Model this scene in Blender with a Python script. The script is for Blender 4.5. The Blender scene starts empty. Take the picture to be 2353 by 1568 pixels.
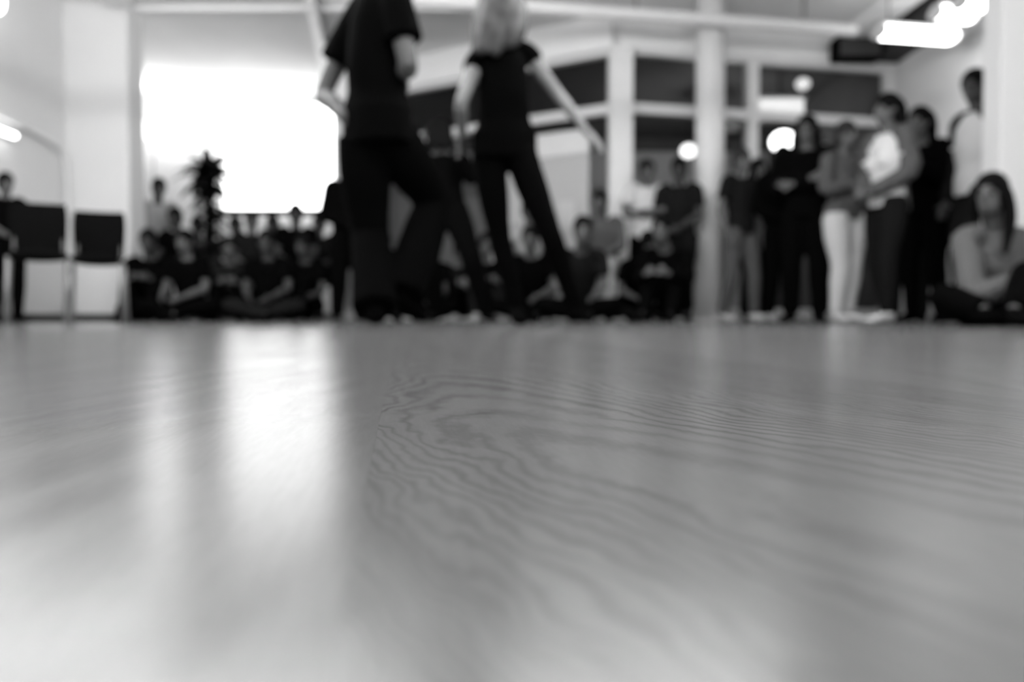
import bpy, math, random
from mathutils import Vector as V, Matrix
random.seed(7)
C = bpy.context.scene.collection
SC = bpy.context.scene
PI = math.pi

# ------------------------------------------------------------------ camera, world, exposure
FPX, CX, CY = 1830.0, 1176.5, 784.0
CAM_H, HORIZON = 0.05, 728.0
PITCH = math.atan((CY - HORIZON) / FPX)
cam_data = bpy.data.cameras.new('camera')
cam = bpy.data.objects.new('camera', cam_data); C.objects.link(cam)
cam.location = (0, 0, CAM_H)
cam.rotation_euler = (PI / 2 - PITCH, 0, 0)
cam_data.sensor_width = 36.0
cam_data.lens = 36.0 * FPX / 2353.0
cam_data.clip_start = 0.01
cam_data.dof.use_dof = True
cam_data.dof.focus_distance = 0.37
cam_data.dof.aperture_fstop = 5.6
SC.camera = cam

world = bpy.data.worlds.new('world'); SC.world = world
world.use_nodes = True
world.node_tree.nodes['Background'].inputs[0].default_value = (0.02, 0.02, 0.02, 1)
world.node_tree.nodes['Background'].inputs[1].default_value = 1.0
SC.view_settings.view_transform = 'Standard'
SC.view_settings.look = 'None'
SC.view_settings.gamma = 1.0
SC.view_settings.exposure = 0.2
SC.cycles.max_bounces = 6
SC.cycles.caustics_reflective = False
SC.cycles.caustics_refractive = False
SC.cycles.sample_clamp_indirect = 4.0

CEIL = 3.3
E_TUBE = 8.0        # emission of the lit tubes
E_ROOM = 58.0        # emission of the added, unseen fittings above the dance floor
E_SCREEN = 4.6
W_TORCH = 75.0

def P(px, py, D):
    """point of the place seen at a pixel, D metres in front of the camera"""
    dx = (px - CX); up = (CY - py)
    y = FPX * math.cos(PITCH) + up * math.sin(PITCH)
    z = -FPX * math.sin(PITCH) + up * math.cos(PITCH)
    s = D / y
    return V((dx * s, D, CAM_H + z * s))

# ------------------------------------------------------------------ materials
def mat(name, g, rough=0.6, spec=0.4, metal=0.0, noise=0.0, nscale=20.0, bump=0.0):
    m = bpy.data.materials.new(name); m.use_nodes = True
    nt = m.node_tree; b = nt.nodes['Principled BSDF']
    b.inputs['Base Color'].default_value = (g, g, g, 1)
    b.inputs['Roughness'].default_value = rough
    b.inputs['Specular IOR Level'].default_value = spec
    b.inputs['Metallic'].default_value = metal
    if noise or bump:
        tc = nt.nodes.new('ShaderNodeTexCoord')
        n = nt.nodes.new('ShaderNodeTexNoise'); n.inputs['Scale'].default_value = nscale
        n.inputs['Detail'].default_value = 4
        nt.links.new(tc.outputs['Object'], n.inputs['Vector'])
        if noise:
            r = nt.nodes.new('ShaderNodeMapRange')
            r.inputs['From Min'].default_value = 0.3; r.inputs['From Max'].default_value = 0.7
            r.inputs['To Min'].default_value = g * (1 - noise); r.inputs['To Max'].default_value = g * (1 + noise)
            nt.links.new(n.outputs['Fac'], r.inputs['Value'])
            nt.links.new(r.outputs['Result'], b.inputs['Base Color'])
        if bump:
            bp = nt.nodes.new('ShaderNodeBump'); bp.inputs['Strength'].default_value = bump
            nt.links.new(n.outputs['Fac'], bp.inputs['Height'])
            nt.links.new(bp.outputs['Normal'], b.inputs['Normal'])
    return m

def emit(name, s, g=1.0):
    m = bpy.data.materials.new(name); m.use_nodes = True
    nt = m.node_tree; b = nt.nodes['Principled BSDF']
    b.inputs['Base Color'].default_value = (.8, .8, .8, 1)
    b.inputs['Emission Color'].default_value = (g, g, g, 1)
    b.inputs['Emission Strength'].default_value = s
    return m

M = dict(
    wall=mat('wall_paint', .72, .8, .2, noise=.02, nscale=1.5),
    ceiling=mat('ceiling_paint', .86, .9, .1, noise=.03, nscale=2),
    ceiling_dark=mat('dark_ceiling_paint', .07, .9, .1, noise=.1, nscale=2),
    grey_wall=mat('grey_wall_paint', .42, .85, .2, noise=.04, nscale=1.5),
    white=mat('white_enamel', .70, .45, .4, noise=.02, nscale=6),
    white_beam=mat('white_soffit_paint', .88, .8, .2, noise=.02, nscale=2),
    frame=mat('white_frame_paint', .74, .5, .4, noise=.02, nscale=6),
    black=mat('black_plastic', .003, .95, .02, noise=.1, nscale=40),
    darkmetal=mat('dark_metal', .05, .4, .5, metal=.3, noise=.1, nscale=30),
    chrome=mat('grey_metal', .22, .35, .5, metal=.5, noise=.1, nscale=30),
    skin=mat('skin', .075, .55, .35, noise=.06, nscale=12),
    skin_dark_shaded=mat('dark_shaded_skin', .035, .5, .35, noise=.06, nscale=12),  # darkened skin; shade on the backlit crowd is put into the colour
    skin_lit=mat('lit_skin', .19, .55, .3, noise=.06, nscale=12),  # paler skin; stronger light on the dancing woman is in the colour
    lips=mat('lips', .12, .5, .3, noise=.05),
    eye=mat('eye_dark', .02, .2, .5, noise=.05),
    hair_black=mat('black_hair', .003, .75, .05, noise=.3, nscale=60, bump=.2),
    hair_brown=mat('brown_hair', .02, .7, .1, noise=.3, nscale=60, bump=.3),
    hair_fair=mat('fair_hair', .05, .6, .25, noise=.6, nscale=14, bump=.4),
    black_cloth=mat('black_cloth', .0015, .95, .02, noise=.2, nscale=40, bump=.1),
    dark_cloth=mat('dark_cloth', .009, .95, .02, noise=.2, nscale=40, bump=.1),
    denim=mat('dark_denim', .007, .95, .03, noise=.2, nscale=50, bump=.1),
    mid_cloth=mat('grey_cloth', .07, .9, .1, noise=.12, nscale=30, bump=.1),
    knit=mat('grey_knit', .09, .95, .1, noise=.15, nscale=90, bump=.3),
    light_cloth=mat('light_grey_cloth', .33, .9, .1, noise=.08, nscale=30, bump=.1),
    white_cloth=mat('white_cloth', .55, .9, .1, noise=.03, nscale=30, bump=.1),
    leaf=mat('leaf', .006, .7, .1, noise=.3, nscale=30),
    bark=mat('bark', .02, .9, .1, noise=.3, nscale=40, bump=.5),
    blind=mat('blind_fabric', .47, .9, .1, noise=.03, nscale=60),
    tube=emit('lit_tube', E_TUBE),
    added_tube=emit('lit_added_tube', E_ROOM),
    lamp=emit('lit_globe', 2.2),
    lamp_bright=emit('bright_lit_globe', 6.0),
    lamp_dim=emit('dim_lit_globe', .75),
    panel=emit('lit_panel_dim', .8),
    screen=emit('projected_screen', E_SCREEN),
    torch=emit('torchiere_bowl', 2.5),
)

def glass_mat():
    m = bpy.data.materials.new('clear_glass'); m.use_nodes = True
    nt = m.node_tree; nt.nodes.clear()
    o = nt.nodes.new('ShaderNodeOutputMaterial'); mx = nt.nodes.new('ShaderNodeMixShader')
    t = nt.nodes.new('ShaderNodeBsdfTransparent'); t.inputs[0].default_value = (.9, .9, .9, 1)
    g = nt.nodes.new('ShaderNodeBsdfGlossy'); g.inputs['Roughness'].default_value = .02
    f = nt.nodes.new('ShaderNodeFresnel'); f.inputs[0].default_value = 1.18
    nt.links.new(f.outputs[0], mx.inputs[0]); nt.links.new(t.outputs[0], mx.inputs[1])
    nt.links.new(g.outputs[0], mx.inputs[2]); nt.links.new(mx.outputs[0], o.inputs[0])
    return m
M['glass'] = glass_mat()

def floor_mat():
    """laminate oak: boards run a few degrees off the view; one board has a cathedral figure"""
    m = bpy.data.materials.new('oak_laminate'); m.use_nodes = True
    nt = m.node_tree; b = nt.nodes['Principled BSDF']
    L = nt.links.new
    def N(t, **k):
        n = nt.nodes.new(t)
        for a, v in k.items(): setattr(n, a, v)
        return n
    def inp(n, i, v):
        if isinstance(v, (int, float, tuple)): n.inputs[i].default_value = v
        else: L(v, n.inputs[i])
    def mth(op, a, c=0.0, d=0.0, clamp=False):
        n = N('ShaderNodeMath', operation=op, use_clamp=clamp)
        inp(n, 0, a); inp(n, 1, c); inp(n, 2, d)
        return n.outputs[0]
    def noise(vec, scale, detail=4, rough=.5, dist=0.0):
        n = N('ShaderNodeTexNoise'); L(vec, n.inputs['Vector'])
        n.inputs['Scale'].default_value = scale; n.inputs['Detail'].default_value = detail
        n.inputs['Roughness'].default_value = rough; n.inputs['Distortion'].default_value = dist
        return n.outputs['Fac']
    def rng(v, a, c, d, e):
        n = N('ShaderNodeMapRange'); inp(n, 0, v)
        for i, x in enumerate((a, c, d, e)): n.inputs[i + 1].default_value = x
        return n.outputs[0]
    tc = N('ShaderNodeTexCoord')
    mp = N('ShaderNodeMapping'); mp.inputs['Rotation'].default_value = (0, 0, math.radians(-8))
    L(tc.outputs['Object'], mp.inputs['Vector'])
    # after the turn: X across the boards, Y along them
    sp = N('ShaderNodeSeparateXYZ'); L(mp.outputs[0], sp.inputs[0])
    X, Y = sp.outputs[0], sp.outputs[1]
    def comb(x, y, z=0.0):
        n = N('ShaderNodeCombineXYZ'); inp(n, 0, x); inp(n, 1, y); inp(n, 2, z); return n.outputs[0]
    W = 0.19
    bi = mth('FLOOR', mth('DIVIDE', mth('ADD', X, JOINT), W))            # board number
    wn = N('ShaderNodeTexWhiteNoise', noise_dimensions='1D'); inp(wn, 'W' if 'W' in wn.inputs else 1, bi)
    rnd = wn.outputs['Value']
    # board X centre and offset
    # long streaks, present on every board
    fine = noise(comb(mth('MULTIPLY', X, 150.0), mth('MULTIPLY', Y, 14.0), 0.0), 3.0, 3, .6)
    # cathedral figure: nested arches, tip away from the camera, on the board right of the joint
    wob = mth('SUBTRACT', noise(comb(mth('MULTIPLY', X, 2.5), mth('MULTIPLY', Y, 1.0)), 9.0, 3, .5), .5)
    wob2 = mth('SUBTRACT', noise(comb(mth('MULTIPLY', X, 2.0), mth('MULTIPLY', Y, 1.2), 4.0), 38.0, 3, .6), .5)
    t = mth('SUBTRACT', X, ARCH_X)
    t = mth('ADD', t, mth('MULTIPLY', wob, .05))
    s = mth('SUBTRACT', ARCH_Y, Y)
    t = mth('SUBTRACT', t, mth('MULTIPLY', mth('MAXIMUM', mth('SUBTRACT', s, .34), 0.0), .33))
    cc = mth('ADD', 34.0, mth('MULTIPLY', mth('LESS_THAN', t, 0.0), 50.0))
    sm = N('ShaderNodeMath', operation='SMOOTH_MIN'); L(s, sm.inputs[0]); sm.inputs[1].default_value = .44; sm.inputs[2].default_value = .2
    f = mth('SUBTRACT', sm.outputs[0], mth('MULTIPLY', mth('MULTIPLY', t, t), cc))
    f = mth('ADD', f, mth('MULTIPLY', wob, .10)); f = mth('ADD', f, mth('MULTIPLY', wob2, .055))
    right = mth('MULTIPLY', mth('GREATER_THAN', X, -JOINT), mth('LESS_THAN', X, W * 2 - JOINT))
    leftx = mth('MULTIPLY', mth('SUBTRACT', X, mth('MULTIPLY', Y, .2)), 14.0)
    sx = mth('ADD', mth('MULTIPLY', mth('MULTIPLY', f, 1.3), right), mth('MULTIPLY', leftx, mth('SUBTRACT', 1.0, right)))
    streak = noise(comb(sx, mth('ADD', mth('MULTIPLY', Y, 1.6), mth('MULTIPLY', rnd, 31.0)), bi), 3.0, 5, .6, .4)
    ring = mth('SINE', mth('MULTIPLY', f, 2 * PI / .08))
    ring = rng(ring, -1.0, .9, 1.0, 0.0)
    ring = mth('POWER', ring, 2.0)
    amp = noise(comb(mth('MULTIPLY', X, 3.0), Y, 2.0), 7.0, 2)
    ring = mth('MULTIPLY', ring, rng(amp, .3, .7, .25, 1.0))
    onboard = right
    ring = mth('MULTIPLY', ring, onboard)
    # colour
    v = rng(streak, .3, .7, .93, 1.07)
    v = mth('MULTIPLY', v, rng(fine, .3, .7, .95, 1.05))
    v = mth('MULTIPLY', v, rng(rnd, 0, 1, .96, 1.04))
    v = mth('MULTIPLY', v, mth('SUBTRACT', 1.0, mth('MULTIPLY', mth('MULTIPLY', ring, rng(s, .3, .55, 1.0, .5)), .50)))
    fr = mth('FRACT', mth('DIVIDE', mth('ADD', X, JOINT), W))
    joint = mth('LESS_THAN', mth('MINIMUM', fr, mth('SUBTRACT', 1.0, fr)), .0018)
    v = mth('MULTIPLY', v, mth('SUBTRACT', 1.0, mth('MULTIPLY', joint, .04)))
    v = mth('MULTIPLY', v, FLOOR_G)
    # varnished board: matt wood under a thin worn gloss that the grain interrupts
    r = mth('ADD', FLOOR_R, mth('MULTIPLY', mth('SUBTRACT', streak, .5), .05))
    nt.nodes.remove(b)
    df = N('ShaderNodeBsdfDiffuse'); L(v, df.inputs['Color'])
    gl = N('ShaderNodeBsdfGlossy', distribution='BECKMANN'); gl.inputs['Color'].default_value = (1, 1, 1, 1); L(r, gl.inputs['Roughness'])
    fn = N('ShaderNodeFresnel'); fn.inputs[0].default_value = 1.45
    kk = mth('MULTIPLY', mth('SUBTRACT', 1.0, mth('MULTIPLY', mth('MULTIPLY', ring, rng(s, .3, .55, 1.0, .5)), .38)), rng(streak, .3, .7, .95, 1.05))
    kk = mth('MULTIPLY', kk, rng(fine, .3, .7, .96, 1.04))
    fac = mth('MULTIPLY', mth('MULTIPLY', fn.outputs[0], kk), FLOOR_S, clamp=True)
    mx = N('ShaderNodeMixShader'); L(fac, mx.inputs[0]); L(df.outputs[0], mx.inputs[1]); L(gl.outputs[0], mx.inputs[2])
    L(mx.outputs[0], nt.nodes['Material Output'].inputs['Surface'])
    return m
FLOOR_G, FLOOR_R, FLOOR_S = .13, .25, .55
ARCH_X, ARCH_Y, JOINT = .038, .72, .010
M['floor'] = floor_mat()

# ------------------------------------------------------------------ mesh helpers
class MB:
    def __init__(s): s.v = []; s.f = []
    def add(s, vs, fs):
        o = len(s.v); s.v += [tuple(v) for v in vs]; s.f += [tuple(i + o for i in f) for f in fs]; return s
    def box(s, a, b, rz=0.0, c=None):
        x0, y0, z0 = a; x1, y1, z1 = b
        vs = [V((x, y, z)) for z in (z0, z1) for x, y in ((x0, y0), (x1, y0), (x1, y1), (x0, y1))]
        if rz:
            c = c or V(((x0 + x1) / 2, (y0 + y1) / 2, 0)); R = Matrix.Rotation(rz, 3, 'Z')
            vs = [R @ (v - c) + c for v in vs]
        return s.add(vs, [(3, 2, 1, 0), (4, 5, 6, 7), (0, 1, 5, 4), (1, 2, 6, 5), (2, 3, 7, 6), (3, 0, 4, 7)])
    def slab(s, p, q, th, z0, z1):
        """upright slab whose centre line runs p -> q in plan"""
        p, q = V((p[0], p[1], 0)), V((q[0], q[1], 0)); d = (q - p).normalized(); n = V((-d.y, d.x, 0)) * th / 2
        vs = [a + V((0, 0, z)) for z in (z0, z1) for a in (p - n, q - n, q + n, p + n)]
        return s.add(vs, [(3, 2, 1, 0), (4, 5, 6, 7), (0, 1, 5, 4), (1, 2, 6, 5), (2, 3, 7, 6), (3, 0, 4, 7)])
    def ell(s, c, ax, r, seg=14, rings=9):
        """ellipsoid: ax = three unit vectors, r = three radii"""
        vs = []; fs = []
        for i in range(1, rings):
            th = PI * i / rings
            for j in range(seg):
                ph = 2 * PI * j / seg
                vs.append(c + ax[0] * (r[0] * math.sin(th) * math.cos(ph)) + ax[1] * (r[1] * math.sin(th) * math.sin(ph)) + ax[2] * (r[2] * math.cos(th)))
        top = len(vs); vs.append(c + ax[2] * r[2]); bot = len(vs); vs.append(c - ax[2] * r[2])
        for i in range(rings - 2):
            for j in range(seg):
                k = (j + 1) % seg
                fs.append((i * seg + j, (i + 1) * seg + j, (i + 1) * seg + k, i * seg + k))
        for j in range(seg):
            k = (j + 1) % seg
            fs.append((top, j, k)); fs.append((bot, (rings - 2) * seg + k, (rings - 2) * seg + j))
        return s.add(vs, fs)
    def tube(s, pts, rad, side=None, seg=12, sub=3, cap=0.8):
        """loft through pts; rad = radius or (side radius, depth radius) per point"""
        pts = [V(p) for p in pts]
        rad = [(r, r) if isinstance(r, (int, float)) else r for r in rad]
        P2 = []; R2 = []
        n = len(pts)
        for i in range(n - 1):
            p0 = pts[max(i - 1, 0)]; p1 = pts[i]; p2 = pts[i + 1]; p3 = pts[min(i + 2, n - 1)]
            for k in range(sub):
                t = k / sub
                a = 0.5 * ((2 * p1) + (p2 - p0) * t + (2 * p0 - 5 * p1 + 4 * p2 - p3) * t * t + (3 * p1 - p0 - 3 * p2 + p3) * t ** 3)
                e = t * t * (3 - 2 * t)
                P2.append(a); R2.append(tuple(rad[i][m] * (1 - e) + rad[i + 1][m] * e for m in (0, 1)))
        P2.append(pts[-1]); R2.append(rad[-1])
        if cap:
            d0 = (P2[0] - P2[1]).normalized(); d1 = (P2[-1] - P2[-2]).normalized()
            m0 = min(R2[0]); m1 = min(R2[-1]); a, b = P2[0], P2[-1]; ra, rb = R2[0], R2[-1]
            P2 = [a + d0 * m0 * cap, a + d0 * m0 * cap * .65] + P2 + [b + d1 * m1 * cap * .65, b + d1 * m1 * cap]
            R2 = [(ra[0] * .35, ra[1] * .35), (ra[0] * .8, ra[1] * .8)] + R2 + [(rb[0] * .8, rb[1] * .8), (rb[0] * .35, rb[1] * .35)]
        vs = []; fs = []
        m = len(P2)
        prev = None
        for i in range(m):
            t = (P2[min(i + 1, m - 1)] - P2[max(i - 1, 0)]).normalized()
            if side is not None: sd = V(side)
            elif prev is not None: sd = prev
            else: sd = V((1, 0, 0)) if abs(t.x) < .9 else V((0, 1, 0))
            sd = (sd - t * sd.dot(t))
            sd = sd.normalized() if sd.length > 1e-5 else (prev or V((1, 0, 0)))
            prev = sd; nn = t.cross(sd)
            for j in range(seg):
                ph = 2 * PI * j / seg
                vs.append(P2[i] + sd * (R2[i][0] * math.cos(ph)) + nn * (R2[i][1] * math.sin(ph)))
        for i in range(m - 1):
            for j in range(seg):
                k = (j + 1) % seg
                fs.append((i * seg + j, i * seg + k, (i + 1) * seg + k, (i + 1) * seg + j))
        fs.append(tuple(reversed(range(seg)))); fs.append(tuple((m - 1) * seg + j for j in range(seg)))
        return s.add(vs, fs)
    def build(s, name, m, parent=None, smooth=False, bevel=0.0):
        me = bpy.data.meshes.new(name)
        o0 = parent.location if parent else V((0, 0, 0))
        if parent and parent.parent: o0 = o0 + parent.parent.location
        me.from_pydata([tuple(V(v) - o0) for v in s.v], [], s.f)
        me.materials.append(m)
        if smooth:
            for p in me.polygons: p.use_smooth = True
        o = bpy.data.objects.new(name, me); C.objects.link(o)
        if parent: o.parent = parent
        if bevel:
            b = o.modifiers.new('bevel', 'BEVEL'); b.width = bevel; b.segments = 2; b.limit_method = 'ANGLE'
        return o

def tag(o, label, cat, group=None, kind=None):
    if label: o['label'] = label
    if cat: o['category'] = cat
    if group: o['group'] = group
    if kind: o['kind'] = kind
    return o
def empty(name, loc, label=None, cat=None, group=None):
    o = bpy.data.objects.new(name, None); C.objects.link(o); o.location = V(loc); o.empty_display_size = .1
    return tag(o, label, cat, group)
def struct(name, mb, m, label=None, bevel=0.0):
    o = mb.build(name, m, bevel=bevel); o['kind'] = 'structure'
    if label: o['label'] = label
    return o
def copy_tree(o, parent=None):
    c = o.copy(); C.objects.link(c)
    if parent: c.parent = parent
    for ch in list(o.children): copy_tree(ch, c)
    return c

BAKE = []     # organic meshes: (object, voxel, smoothing)
def organic(mb, name, m, parent, voxel, it=4):
    o = mb.build(name, m, parent, smooth=True)
    r = o.modifiers.new('remesh', 'REMESH'); r.mode = 'VOXEL'; r.voxel_size = voxel; r.use_smooth_shade = True
    if it:
        q = o.modifiers.new('smooth', 'SMOOTH'); q.factor = .5; q.iterations = it
    BAKE.append(o)
    return o
def bake_all():
    dg = bpy.context.evaluated_depsgraph_get(); dg.update()
    out = []
    for o in BAKE:
        me = bpy.data.meshes.new_from_object(o.evaluated_get(dg), depsgraph=dg); out.append(me)
    for o, me in zip(BAKE, out):
        old = o.data; o.modifiers.clear()
        mm = old.materials[0]; me.materials.clear(); me.materials.append(mm)
        for p in me.polygons: p.use_smooth = True; p.material_index = 0
        me.name = o.name; o.data = me
        bpy.data.meshes.remove(old)

# ------------------------------------------------------------------ the room
LW = -4.62           # left wall
RW = 4.45            # right side wall
YB = 12.0            # alcove back wall
YPIER = 8.3
GC = (1.17, 8.7)     # corner of the glazed partition
GL = (-2.35, 10.87)  # its left end
GR = (RW, 9.42)      # its right end

struct('floor', MB().box((LW - 2.2, -4, -.1), (RW + .6, 16.2, 0)), M['floor'], 'smooth grey oak laminate floor with arched wood grain')
struct('ceiling', MB().box((LW - 2.2, -4, CEIL), (RW + .6, 12.2, CEIL + .15)), M['ceiling'], 'plain light ceiling of the hall')
struct('wall_left', MB().box((LW - .2, -4, 0), (LW, YPIER, CEIL)), M['wall'])
struct('wall_rear', MB().box((LW - .2, -4.2, 0), (RW + .6, -4, CEIL)), M['wall'])
struct('wall_back', MB().box((LW - 2.2, YB, 0), (GL[0] + .1, YB + .2, CEIL)), M['wall'], 'bright white wall of the alcove behind the left crowd')
struct('wall_alcove_side', MB().box((LW - 2.2, YPIER + .35, 0), (LW - 2.0, YB, CEIL)), M['wall'])
struct('wall_pier', MB().box((LW - 2.2, YPIER, 0), (P(302, 700, YPIER).x, YPIER + .35, CEIL)), M['wall'], 'broad white pier at the left, between side wall and alcove', bevel=.01)
struct('wall_right', MB().box((RW, 5.35, 0), (RW + .2, 12.2, CEIL)), M['wall'])
struct('wall_right_pier', MB().box((P(2292, 700, 5.0).x, 5.0, 0), (RW + .6, 5.2, CEIL)), M['wall'], 'white wall end at the right edge of the picture', bevel=.01)
struct('wall_right_near', MB().box((RW + .4, -4, 0), (RW + .6, 5.0, CEIL)), M['wall'])
struct('wall_alcove_return', MB().slab((GL[0], GL[1]), (GL[0], YB), .12, 0, CEIL), M['wall'])

# ceiling members
def ceil_pt(px, py, z):
    D = (z - CAM_H) * FPX / (HORIZON - py)
    for _ in range(3):
        p = P(px, py, D); D *= (z - CAM_H) / (p.z - CAM_H)
    return P(px, py, D)
beam = MB()
a, b = ceil_pt(335, 25, CEIL), ceil_pt(318, -140, CEIL)
beam.slab((a.x - .12, 8.25), (b.x - .12, 5.5), .22, CEIL - .10, CEIL + .01)
struct('trim_ceiling_left', beam, M['ceiling'])
struct('trim_ceiling_right', MB().slab((3.86, 9.3), (3.9, 5.2), .26, CEIL - .16, CEIL + .01), M['ceiling'])
struct('trim_wall_top', MB().slab((RW - .14, 9.3), (RW - .14, 5.3), .28, 2.98, CEIL), M['ceiling_dark'])
struct('trim_ceiling_back', MB().box((LW + .1, 8.42, CEIL - .05), (-.4, 8.5, CEIL + .01)), M['ceiling'])
struct('baseboard_left', MB().box((LW, -3.9, 0), (LW + .015, YPIER - .02, .08)), M['darkmetal'])
struct('baseboard_pier', MB().box((LW + .02, YPIER - .015, 0), (P(302, 700, YPIER).x - .01, YPIER, .08)), M['darkmetal'])
struct('baseboard_back', MB().box((LW - 1.9, YB - .015, 0), (GL[0] - .08, YB, .1)), M['darkmetal'])

# glazed partition with an obtuse corner
Z_HEAD, Z_TR = 2.92, 2.31
def lerp(p, q, t): return (p[0] + (q[0] - p[0]) * t, p[1] + (q[1] - p[1]) * t)
def glazing(n, p, q, posts, name):
    root = empty(name, (p[0], p[1], 0)); root['kind'] = 'structure'
    MB().slab(p, q, .10, Z_TR - .055, Z_TR + .055).build('window_transom', M['frame'], root, bevel=.006)
    MB().slab(p, q, .10, 0, .14).build('window_sill_rail', M['frame'], root, bevel=.006)
    MB().slab(p, q, .10, Z_HEAD - .03, Z_HEAD + .03).build('window_head_rail', M['frame'], root, bevel=.006)
    for t, w in posts:
        c = lerp(p, q, t); d = V((q[0] - p[0], q[1] - p[1])).normalized() * w / 2
        MB().slab((c[0] - d.x, c[1] - d.y), (c[0] + d.x, c[1] + d.y), .13, 0, Z_HEAD + .02).build('window_post', M['frame'], root, bevel=.006)
    for z0, z1 in ((.14, Z_TR - .055), (Z_TR + .055, Z_HEAD - .03)):
        MB().slab(p, q, .012, z0, z1).build('window_pane', M['glass'], root)
    return root
def on_line(p, q, px):
    """fraction along p->q that is seen at column px"""
    k = (px - CX) / FPX
    return (k * p[1] - p[0]) / ((q[0] - p[0]) - k * (q[1] - p[1]))
tl = [on_line(GC, GL, x) for x in (1150,)]
tr = [on_line(GC, GR, x) for x in (1628, 1721)]
glazing(1, GC, GL, [(tl[0], .10), (.985, .12)], 'window_1')
glazing(2, GC, GR, [(tr[1], .13), (.985, .1)], 'window_2')
struct('trim_corner_post', MB().box((GC[0] - .125, GC[1] - .125, 0), (GC[0] + .125, GC[1] + .125, Z_HEAD + .02), rz=math.radians(0)), M['frame'], 'white corner post where the two glazed sides meet', bevel=.01)
sf = MB().slab((GC[0] - .05, GC[1]), GL, .2, Z_HEAD + .02, CEIL)
struct('trim_soffit_left', sf, M['white_beam'])
struct('trim_soffit_right', MB().slab((GC[0] - .02, GC[1]), GR, .2, Z_HEAD + .02, CEIL), M['white_beam'])
# the room behind the glass
struct('wall_beyond', MB().box((GL[0] + .2, 14.6, 0), (RW + .4, 14.8, 4.2)), M['grey_wall'])
struct('wall_beyond_left', MB().box((GL[0] + .08, 12.2, 0), (GL[0] + .22, 14.6, 4.2)), M['grey_wall'])
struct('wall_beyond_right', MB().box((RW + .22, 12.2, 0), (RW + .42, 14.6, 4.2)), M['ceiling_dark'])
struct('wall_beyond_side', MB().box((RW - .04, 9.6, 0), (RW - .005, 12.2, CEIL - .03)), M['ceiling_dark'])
dc = MB(); dc.v = []
tri = [(GC[0], GC[1] + .15), (GR[0], GR[1] + .12), (RW + .4, 14.6), (GL[0] + .1, 14.6), (GL[0] + .05, GL[1] + .1)]
dc.add([V((x, y, z)) for z in (CEIL - .02, CEIL - .001) for x, y in tri],
       [(4, 3, 2, 1, 0), (5, 6, 7, 8, 9)] + [(i, (i + 1) % 5, (i + 1) % 5 + 5, i + 5) for i in range(5)])
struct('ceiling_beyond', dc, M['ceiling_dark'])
# dark sheet across the upper part of the far room
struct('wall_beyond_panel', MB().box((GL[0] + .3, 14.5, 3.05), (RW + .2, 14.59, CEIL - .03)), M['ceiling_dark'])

# free-standing white column under the pipe
col = empty('support_column', P(1628, 739, 8.22) * V((1, 1, 0)) if False else V((P(1628, 739, 8.22).x, 8.22, 0)),
            'round white steel column standing in the hall beside the crowd', 'column')
colx = col.location.x
MB().tube([(colx, 8.22, 0.02), (colx, 8.22, CEIL)], [.145, .145], seg=28, sub=2, cap=0).build('shaft', M['white'], col, smooth=True)
MB().tube([(colx, 8.22, 0), (colx, 8.22, .03)], [.17, .17], seg=28, sub=1, cap=0).build('base_plate', M['white'], col, smooth=False)

# ceiling pipe crossing the hall
pa, pb, pc = ceil_pt(905, -6, 2.98), ceil_pt(1600, 35, 2.98), ceil_pt(1962, 70, 2.98)
pipe = empty('ceiling_pipe', (pb.x, pb.y, 2.98), 'long white pipe hung under the ceiling, crossing in front of the column', 'pipe')
pd = (pc - pa); pd.z = 0; pd.normalize()
sh = V((0, 0, 0))
MB().tube([pa + sh - pd * .6, pc + sh], [.062, .062], seg=18, sub=4, cap=.6).build('duct', M['white'], pipe, smooth=True)
for t in (.12, .5, .88):
    c = pa + sh + (pc - pa) * t
    MB().box((c.x - .012, c.y - .012, 3.0), (c.x + .012, c.y + .012, CEIL)).build('hanger', M['chrome'], pipe)

# straight batten on the ceiling, running back towards the bright alcove
q0, q1 = ceil_pt(712, -10, CEIL - .05), ceil_pt(752, 165, CEIL - .05)
bt = empty('ceiling_batten', (q0.x, q0.y, CEIL - .05), 'unlit white batten on the ceiling running towards the alcove', 'light batten')
MB().slab(q0, q1, .11, CEIL - .09, CEIL - .03).build('housing', M['white'], bt, bevel=.01)
MB().slab(q0, q1, .05, CEIL - .03, CEIL).build('mounting_rail', M['chrome'], bt)

# lit tubes at the right of the ceiling
def tube_light(p, q, th, label, z=None):
    o = empty('tube_light', ((p.x + q.x) / 2, (p.y + q.y) / 2, p.z), label, 'ceiling light', 'lit ceiling tubes at the right')
    d = (q - p).normalized()
    MB().slab(p, q, th * .5, p.z + .05, p.z + .08).build('housing', M['white'], o, bevel=.008)
    MB().tube([p + d * .04, q - d * .04], [(th * .42, .06)] * 2, side=(-d.y, d.x, 0), seg=18, sub=2, cap=.3).build('diffuser', M['tube'], o, smooth=True)
    for t in (0, 1):
        e = p + (q - p) * t
        MB().tube([e - d * .012, e + d * .012], [(th * .43, .062)] * 2, side=(-d.y, d.x, 0), seg=18, sub=1, cap=.1).build('end_cap', M['white'], o, smooth=True)
    for t in (.12, .88):
        c = p + (q - p) * t
        MB().tube([(c.x, c.y, p.z + .04), (c.x, c.y, CEIL)], [.008, .008], seg=6, sub=1, cap=0).build('hanger', M['chrome'], o)
    return o
a = ceil_pt(2020, 74, 2.72); b = ceil_pt(2192, 86, 2.72); b.z = a.z
tube_light(a, b, .26, 'largest lit double tube light hanging at the upper right, beside the pipe end')
a = ceil_pt(2150, 30, 2.72); b = ceil_pt(2236, 38, 2.72); b.z = a.z
tube_light(a, b, .2, 'short lit tube light above and right of the largest one')
a = ceil_pt(2206, 6, 2.72); b = ceil_pt(2262, 14, 2.72); b.z = a.z
tube_light(a, b, .2, 'topmost lit tube light touching the picture edge at the upper right')

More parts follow.
